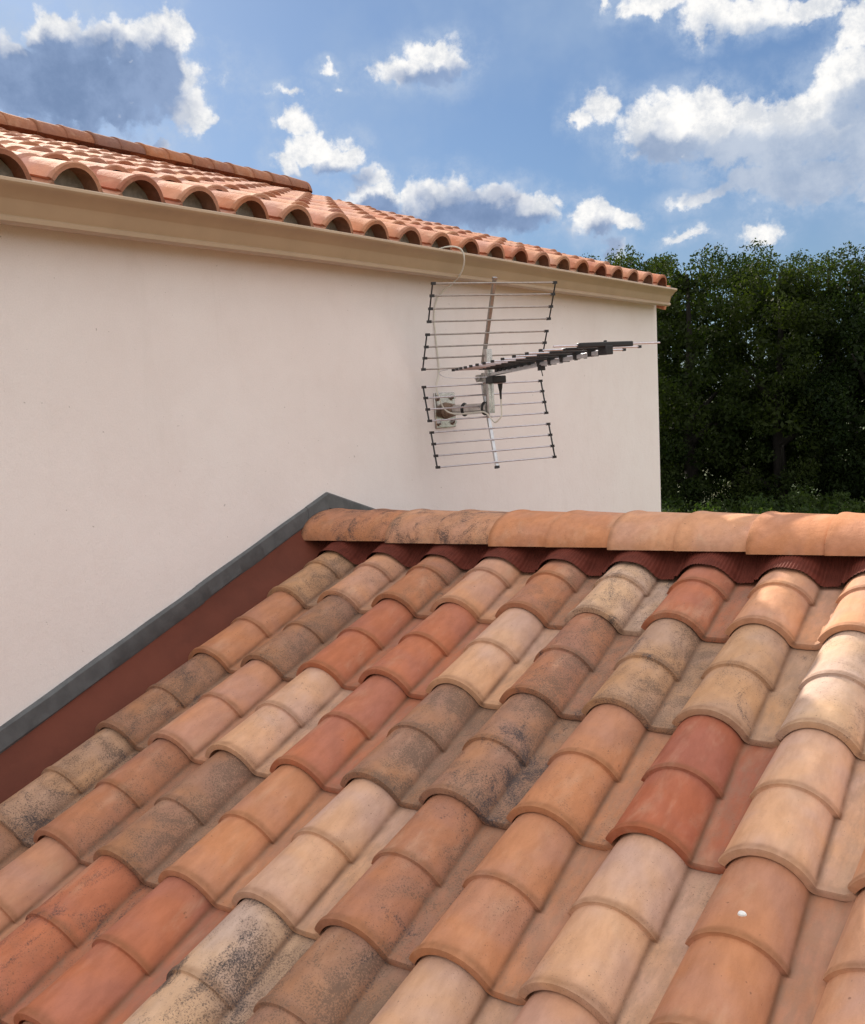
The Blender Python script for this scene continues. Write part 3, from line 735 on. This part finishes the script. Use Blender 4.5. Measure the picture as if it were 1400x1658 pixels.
# boom and directors
def zb(d): return .6958 + .0391 * d
Rb = Matrix((bdir, rdir, Vector((0, 0, 1)))).transposed()
m = MB(); q0 = A_(-.03, zb(0) - .020); q1 = A_(.79, zb(.79) - .018)
bx_ = (q1 - q0).normalized(); bz_ = rdir.cross(bx_) * -1
Rm = Matrix((bx_, rdir, bx_.cross(rdir))).transposed()
m.box((q0 + q1) / 2, ((q1 - q0).length, .016, .014), Rm); m.obj('boom', M_ALU, ant, bevel=.0015)
dl = [.078, .109, .142, .180, .225, .275, .329, .392, .466, .546, .632, .720]
for i, d_ in enumerate(dl):
    m = MB(); m.tube([A_(d_, zb(d_), -.193), A_(d_, zb(d_), .193)], .0030, 8); o = m.obj('director_rod', M_ROD, ant)
    m = MB()
    for sgn in (-1, 1): m.box(A_(d_, zb(d_), sgn * .193), (.009, .010, .009), Rb)
    m.obj('rod_cap', M_BLACK, o)
    m = MB(); wd = .075 + .004 * i
    m.box(A_(d_, zb(d_), -.035), (.018 + .0015 * i, wd * 1.25, .009), Rb); m.box(A_(d_, zb(d_) - .008), (.022, .022, .014), Rb)
    if i > 6: m.box(A_(d_, zb(d_) - .018), (.010 + .0012 * i, .0185, .0165), Rb)  # black wraps stand in for the shadow stripes on the outer boom
    m.obj('director_holder', M_BLACK, o, bevel=.002)
d_ = .80
m = MB(); m.tube([A_(d_, zb(d_) + .003, -.195), A_(d_, zb(d_) + .003, .215)], .0030, 8); o = m.obj('front_rod', M_ROD, ant)
V = []; F = []
outl = [(-.105, -.006), (-.098, -.015), (-.06, -.020), (.06, -.020), (.098, -.014), (.105, -.006), (.105, .006), (.098, .014), (.06, .020), (-.06, .020), (-.098, .015), (-.105, .006)]
for hz in (-.009, .007):
    for (t_, b_) in outl: V.append(A_(d_ + b_, zb(d_) + .004 + hz, t_))
k = len(outl); F = [tuple(range(k))[::-1], tuple(range(k, 2 * k))] + [(i, (i + 1) % k, k + (i + 1) % k, k + i) for i in range(k)]
o2 = mesh_obj('front_housing', V, F, M_BLACK, ant, True, 30); mo = o2.modifiers.new('bevel', 'BEVEL'); mo.width = .003; mo.segments = 2; mo.limit_method = 'ANGLE'
m = MB(); m.box(A_(d_ + .0, zb(d_) - .015, .0), (.046, .028, .028), Rb); m.tube([A_(d_, zb(d_) + .01), A_(d_, zb(d_) + .017)], .006, 10); m.obj('front_clamp', M_BLACK, ant, bevel=.002)
m = MB(); m.box(A_(.40, zb(.40) - .030), (.020, .020, .020), Rb); m.tube([A_(.40, zb(.4) - .04), A_(.40, zb(.4) - .060, .004)], .0018, 6); m.obj('boom_clamp', M_BLACK, ant)
# thin dipole loop behind the first directors
m = MB(); lp = [A_(.045, .703, -.20), A_(.03, .699, -.222), A_(.03, .688, -.228), A_(.035, .674, -.20), A_(.04, .668, -.12), A_(.04, .668, -.03)]
m.tube(catmull(lp, 5), .0014, 6); m.obj('dipole_loop', M_ROD, ant)
# cast clamp joining boom, reflector and mast
m = MB(); m.box(A_(-.010, .676), (.060, .032, .022), Rb); m.box(A_(-.050, .667, -.006), (.028, .044, .028), Rb); m.box(A_(-.022, .640), (.018, .030, .066), Rb); m.obj('mast_clamp', M_CAST, ant, bevel=.004)
m = MB(); m.tube([A_(.0, .648, -.03), A_(.0, .648, .03)], .004, 8); m.tube([A_(-.05, .667, -.036), A_(-.05, .667, .026)], .0045, 8); m.obj('clamp_bolt', M_ALU, ant)
m = MB(); m.box(A_(.055, .656, -.0), (.062, .060, .028), Rb); m.obj('balun_box', M_BLACK, ant, bevel=.004)
m = MB(); cpt = A_(.070, .640, .010); m.tube([cpt, cpt + Vector((0, 0, -.016)), cpt + Vector((0, 0, -.030)), cpt + Vector((0, 0, -.060))], [.010, .008, .005, .0035], 12); m.obj('cable_plug', M_BLACK, ant)

# ---------------------------------------------------------------- coaxial cable
cg = Vector((MX, MY, .62)) + cpt + Vector((0, 0, -.058))
pts = [cg, cg + Vector((0, 0, -.06)), (cg.x - .005, cg.y - .005, .508), (cg.x - .025, cg.y - .01, .492), (MX + .012, 1.188, .508), (MX - .005, 1.184, .528),
       (-.055, 1.184, .536), (-.10, 1.183, .533), (-.150, 1.184, .532), (-.195, 1.180, .537), (-.222, 1.172, .556), (-.232, 1.160, .590), (-.2385, 1.150, .64),
       (-.244, 1.183, .709), (-.245, 1.176, .83), (-.245, 1.172, .91), (-.244, 1.188, .972), (-.234, 1.217, 1.014), (-.200, 1.235, 1.040), (-.155, 1.222, 1.063),
       (-.115, 1.199, 1.091), (-.094, 1.180, 1.127), (-.096, 1.166, 1.156), (-.112, 1.144, 1.168), (-.135, 1.118, 1.168), (-.165, 1.090, 1.160), (-.190, 1.021, 1.158), (-.200, .876, 1.150)]
m = MB(); m.tube(catmull(pts, 7), .0032, 8)
o = m.obj('coaxial_cable', M_CABLE, None); tag(o, 'thin white coaxial cable looping from the antenna up the wall over the gutter', 'cable')

# ---------------------------------------------------------------- ground
gm, t, p, _ = new_mat('grass_ground'); Pg = t.node('ShaderNodeTexCoord').outputs['Object']
c = t.mix(t.ramp(t.noise(Pg, 0.25, 6.0, .6), .35, .65), rgb(.045, .075, .022), rgb(.10, .10, .045)); t._in(p.inputs['Base Color'], c); p.inputs['Roughness'].default_value = .95
n = 40; V = []; 
for i in range(n + 1):
    for j in range(n + 1):
        x = -900 + 1800 * i / n; y = -900 + 1800 * j / n; V.append((x, y, zg))
F = [(i * (n + 1) + j, (i + 1) * (n + 1) + j, (i + 1) * (n + 1) + j + 1, i * (n + 1) + j + 1) for i in range(n) for j in range(n)]
o = mesh_obj('ground', V, F, gm, None, False); tag(o, 'grassy ground around the house', None, None, 'structure')

# ---------------------------------------------------------------- trees
def leaf_material(name, c1, c2, trans=.42):
    m, t, p, out = new_mat(name); P = t.node('ShaderNodeTexCoord').outputs['Object']
    rnd = t.node('ShaderNodeAttribute', attribute_name='leafrand').outputs['Fac']
    c = t.mix(rnd, rgb(*c1), rgb(*c2)); c = t.mix(t.ramp(t.noise(P, .8, 3, .5), .35, .65, 0, .5), c, rgb(c2[0] * 1.1, c2[1] * 1.0, c2[2] * .8))
    t._in(p.inputs['Base Color'], c); p.inputs['Roughness'].default_value = .65; p.inputs['Specular IOR Level'].default_value = .15
    tr = t.node('ShaderNodeBsdfTranslucent'); t._in(tr.inputs[0], t.mix(1.0, c, rgb(2.0, 2.1, .7), 'MULTIPLY'))
    mx = t.node('ShaderNodeMixShader'); mx.inputs[0].default_value = trans
    t.l.new(p.outputs[0], mx.inputs[1]); t.l.new(tr.outputs[0], mx.inputs[2]); t.l.new(mx.outputs[0], out.inputs[0]); return m
LEAF = [leaf_material('leaves_a', (.008, .018, .006), (.026, .040, .010)), leaf_material('leaves_b', (.007, .016, .007), (.020, .035, .010)), leaf_material('leaves_c', (.010, .021, .006), (.030, .044, .011)), leaf_material('leaves_brush', (.016, .034, .012), (.038, .060, .020))]
M_BARK = plain('bark', (.014, .011, .009), .9, 0, .3, 14.0, .8, 30, .02)
def leaf_mesh(name, centres, radii, per, size, mat, parent, up=.2):
    """leaf-sized quads scattered through clumps"""
    n = int(sum(per)); C = np.repeat(centres, per, axis=0); Rr = np.repeat(radii, per)
    d = rng.normal(size=(n, 3)); d /= np.linalg.norm(d, axis=1)[:, None]
    rad = Rr * rng.uniform(.15, 1.0, n) ** .5
    P = C + d * rad[:, None] * np.array([1, 1, .8])
    a = rng.normal(size=(n, 3)); a[:, 2] -= .3; a /= np.linalg.norm(a, axis=1)[:, None]
    b = np.cross(a, rng.normal(size=(n, 3))); b /= np.linalg.norm(b, axis=1)[:, None]
    s = (np.repeat(size, per) if np.ndim(size) else size) * rng.uniform(.6, 1.35, n)
    V = np.empty((n, 4, 3)); V[:, 0] = P - a * s[:, None] * .9; V[:, 1] = P + b * s[:, None] * .42; V[:, 2] = P + a * s[:, None] * .9; V[:, 3] = P - b * s[:, None] * .42
    V = V.reshape(-1, 3); me = bpy.data.meshes.new(name)
    me.vertices.add(4 * n); me.vertices.foreach_set('co', V.astype(np.float32).ravel())
    me.loops.add(4 * n); me.loops.foreach_set('vertex_index', np.arange(4 * n, dtype=np.int32))
    me.polygons.add(n); me.polygons.foreach_set('loop_start', np.arange(0, 4 * n, 4, dtype=np.int32))
    me.update(calc_edges=True); me.validate()
    at = me.attributes.new('leafrand', 'FLOAT', 'POINT'); at.data.foreach_set('value', np.repeat(rng.uniform(0, 1, n), 4).astype(np.float32))
    me.materials.append(mat); return link(bpy.data.objects.new(name, me), parent)
def tree(x, y, top, rad, label, mat, seed, nclump=190, per=120, base=.18):
    r_ = np.random.default_rng(seed); H = top - zg
    tr = thing('broadleaf_tree', label, 'tree', (x, y, zg), 'trees behind the house')
    m = MB(); rt = .16 + .012 * H
    trunk = [Vector((0, 0, 0)), Vector((.05, .03, H * .2)), Vector((-.06, .05, H * .42)), Vector((.04, -.05, H * .68)), Vector((0, 0, H * .9))]
    m.tube(catmull(trunk, 4), [rt * (1 - .9 * i / 16) for i in range(17)], 9)
    crown = []; 
    for k in range(9):
        a_ = k * 2.4 + r_.uniform(-.3, .3); z0 = H * r_.uniform(.22, .62); L_ = rad * r_.uniform(.6, .9)
        e1 = Vector((math.cos(a_) * L_ * .5, math.sin(a_) * L_ * .5, z0 + L_ * .35)); e2 = Vector((math.cos(a_) * L_, math.sin(a_) * L_, z0 + L_ * .8))
        m.tube([(0, 0, z0), e1, e2], [rt * .42, rt * .25, rt * .08], 6)
    m.obj('trunk', M_BARK, tr)
    C = []; Rr = []; Sz = []
    while len(C) < nclump:
        u = r_.normal(size=3); u /= np.linalg.norm(u); q = r_.uniform(.35, 1.0) ** .45
        zz = H * (base + (1 - base) * .5) + u[2] * q * H * (1 - base) * .5
        k = 1 - .25 * max(0, (zz / H - .6)) / .4
        c = np.array([u[0] * q * rad * k, u[1] * q * rad * k, zz])
        lump = mnoise.noise(Vector(c * .55) + Vector((seed, 0, 0)))
        c[:2] *= 1 + .25 * lump; c[2] += .55 * lump
        if c[2] > H - .25: c[2] = H - .25 - r_.uniform(0, .5)
        C.append(c); Rr.append(r_.uniform(.22, .58)); Sz.append(.095 if q < .78 else .052)
    C = np.array(C); Rr = np.array(Rr)
    ps = np.maximum(20, (per * (Rr / .45) ** 2)).astype(int)
    ps = (ps * np.where(np.array(Sz) > .08, .8, 1.9)).astype(int)
    leaf_mesh('crown', C, Rr, ps, np.array(Sz), mat, tr)
    return tr
def at_px(u, dist):            # bearing given as a column of the 1400 px frame
    d_ = px_dir(u, 600); k = dist / math.hypot(d_[0], d_[1]); return 2.0304873 + d_[0] * k, -2.2567428 + d_[1] * k
def z_top(u, v_, dist):
    d_ = px_dir(u, v_); return 0.5711065 + d_[2] / math.hypot(d_[0], d_[1]) * dist
TREES = [  # column in the photo, distance, top row, crown radius
 (945, 36, 398, 1.5, 'small tree whose tip alone shows over the roof edge', 0),
 (1030, 29, 396, 1.75, 'broadleaf tree directly behind the far corner of the house', 2),
 (1115, 28, 388, 1.7, 'broadleaf tree second from the far corner of the house', 0),
 (1190, 30, 384, 1.8, 'broadleaf tree with a rounded top in the middle of the row', 1),
 (1262, 28, 388, 1.7, 'broadleaf tree just right of the middle of the row', 2),
 (1340, 29, 382, 1.9, 'broadleaf tree near the right edge of the picture', 0),
 (1425, 28, 394, 1.8, 'broadleaf tree cut by the right edge of the picture', 1),
 (1520, 29, 380, 2.0, 'broadleaf tree beyond the right edge of the row', 2),
]
for i, (u, dist, vt, rad, lab, mi) in enumerate(TREES):
    x, y = at_px(u, dist); tree(x, y, z_top(u, vt, dist), rad, lab, LEAF[mi], 20 + i, base=.06)
# second row behind, closing the gaps
for i, (u, dist, vt, rad, lab, mi) in enumerate([(1075, 34, 408, 2.4, 'dark tree in the second row behind the gap nearest the house', 1), (1230, 35, 404, 2.6, 'dark tree in the second row behind the middle of the row', 0), (1385, 34, 404, 2.5, 'dark tree in the second row towards the right edge', 1)]):
    x, y = at_px(u, dist); tree(x, y, z_top(u, vt, dist), rad, lab, LEAF[mi], 60 + i, base=.03)
# undergrowth at the foot of the trees
C = []; Rr = []
for k in range(420):
    u = rng.uniform(1000, 1560); dist = rng.uniform(23.0, 26.8); x, y = at_px(u, dist)
    C.append((x, y, zg + rng.uniform(.1, 2.15) * (0.82 + .18 * math.sin(u * .045) ** 2))); Rr.append(rng.uniform(.25, .5))
o = leaf_mesh('undergrowth', np.array(C), np.array(Rr), [120] * len(C), .06, LEAF[3], None); tag(o, 'low green brambles and brush along the foot of the trees', None, None, 'stuff')
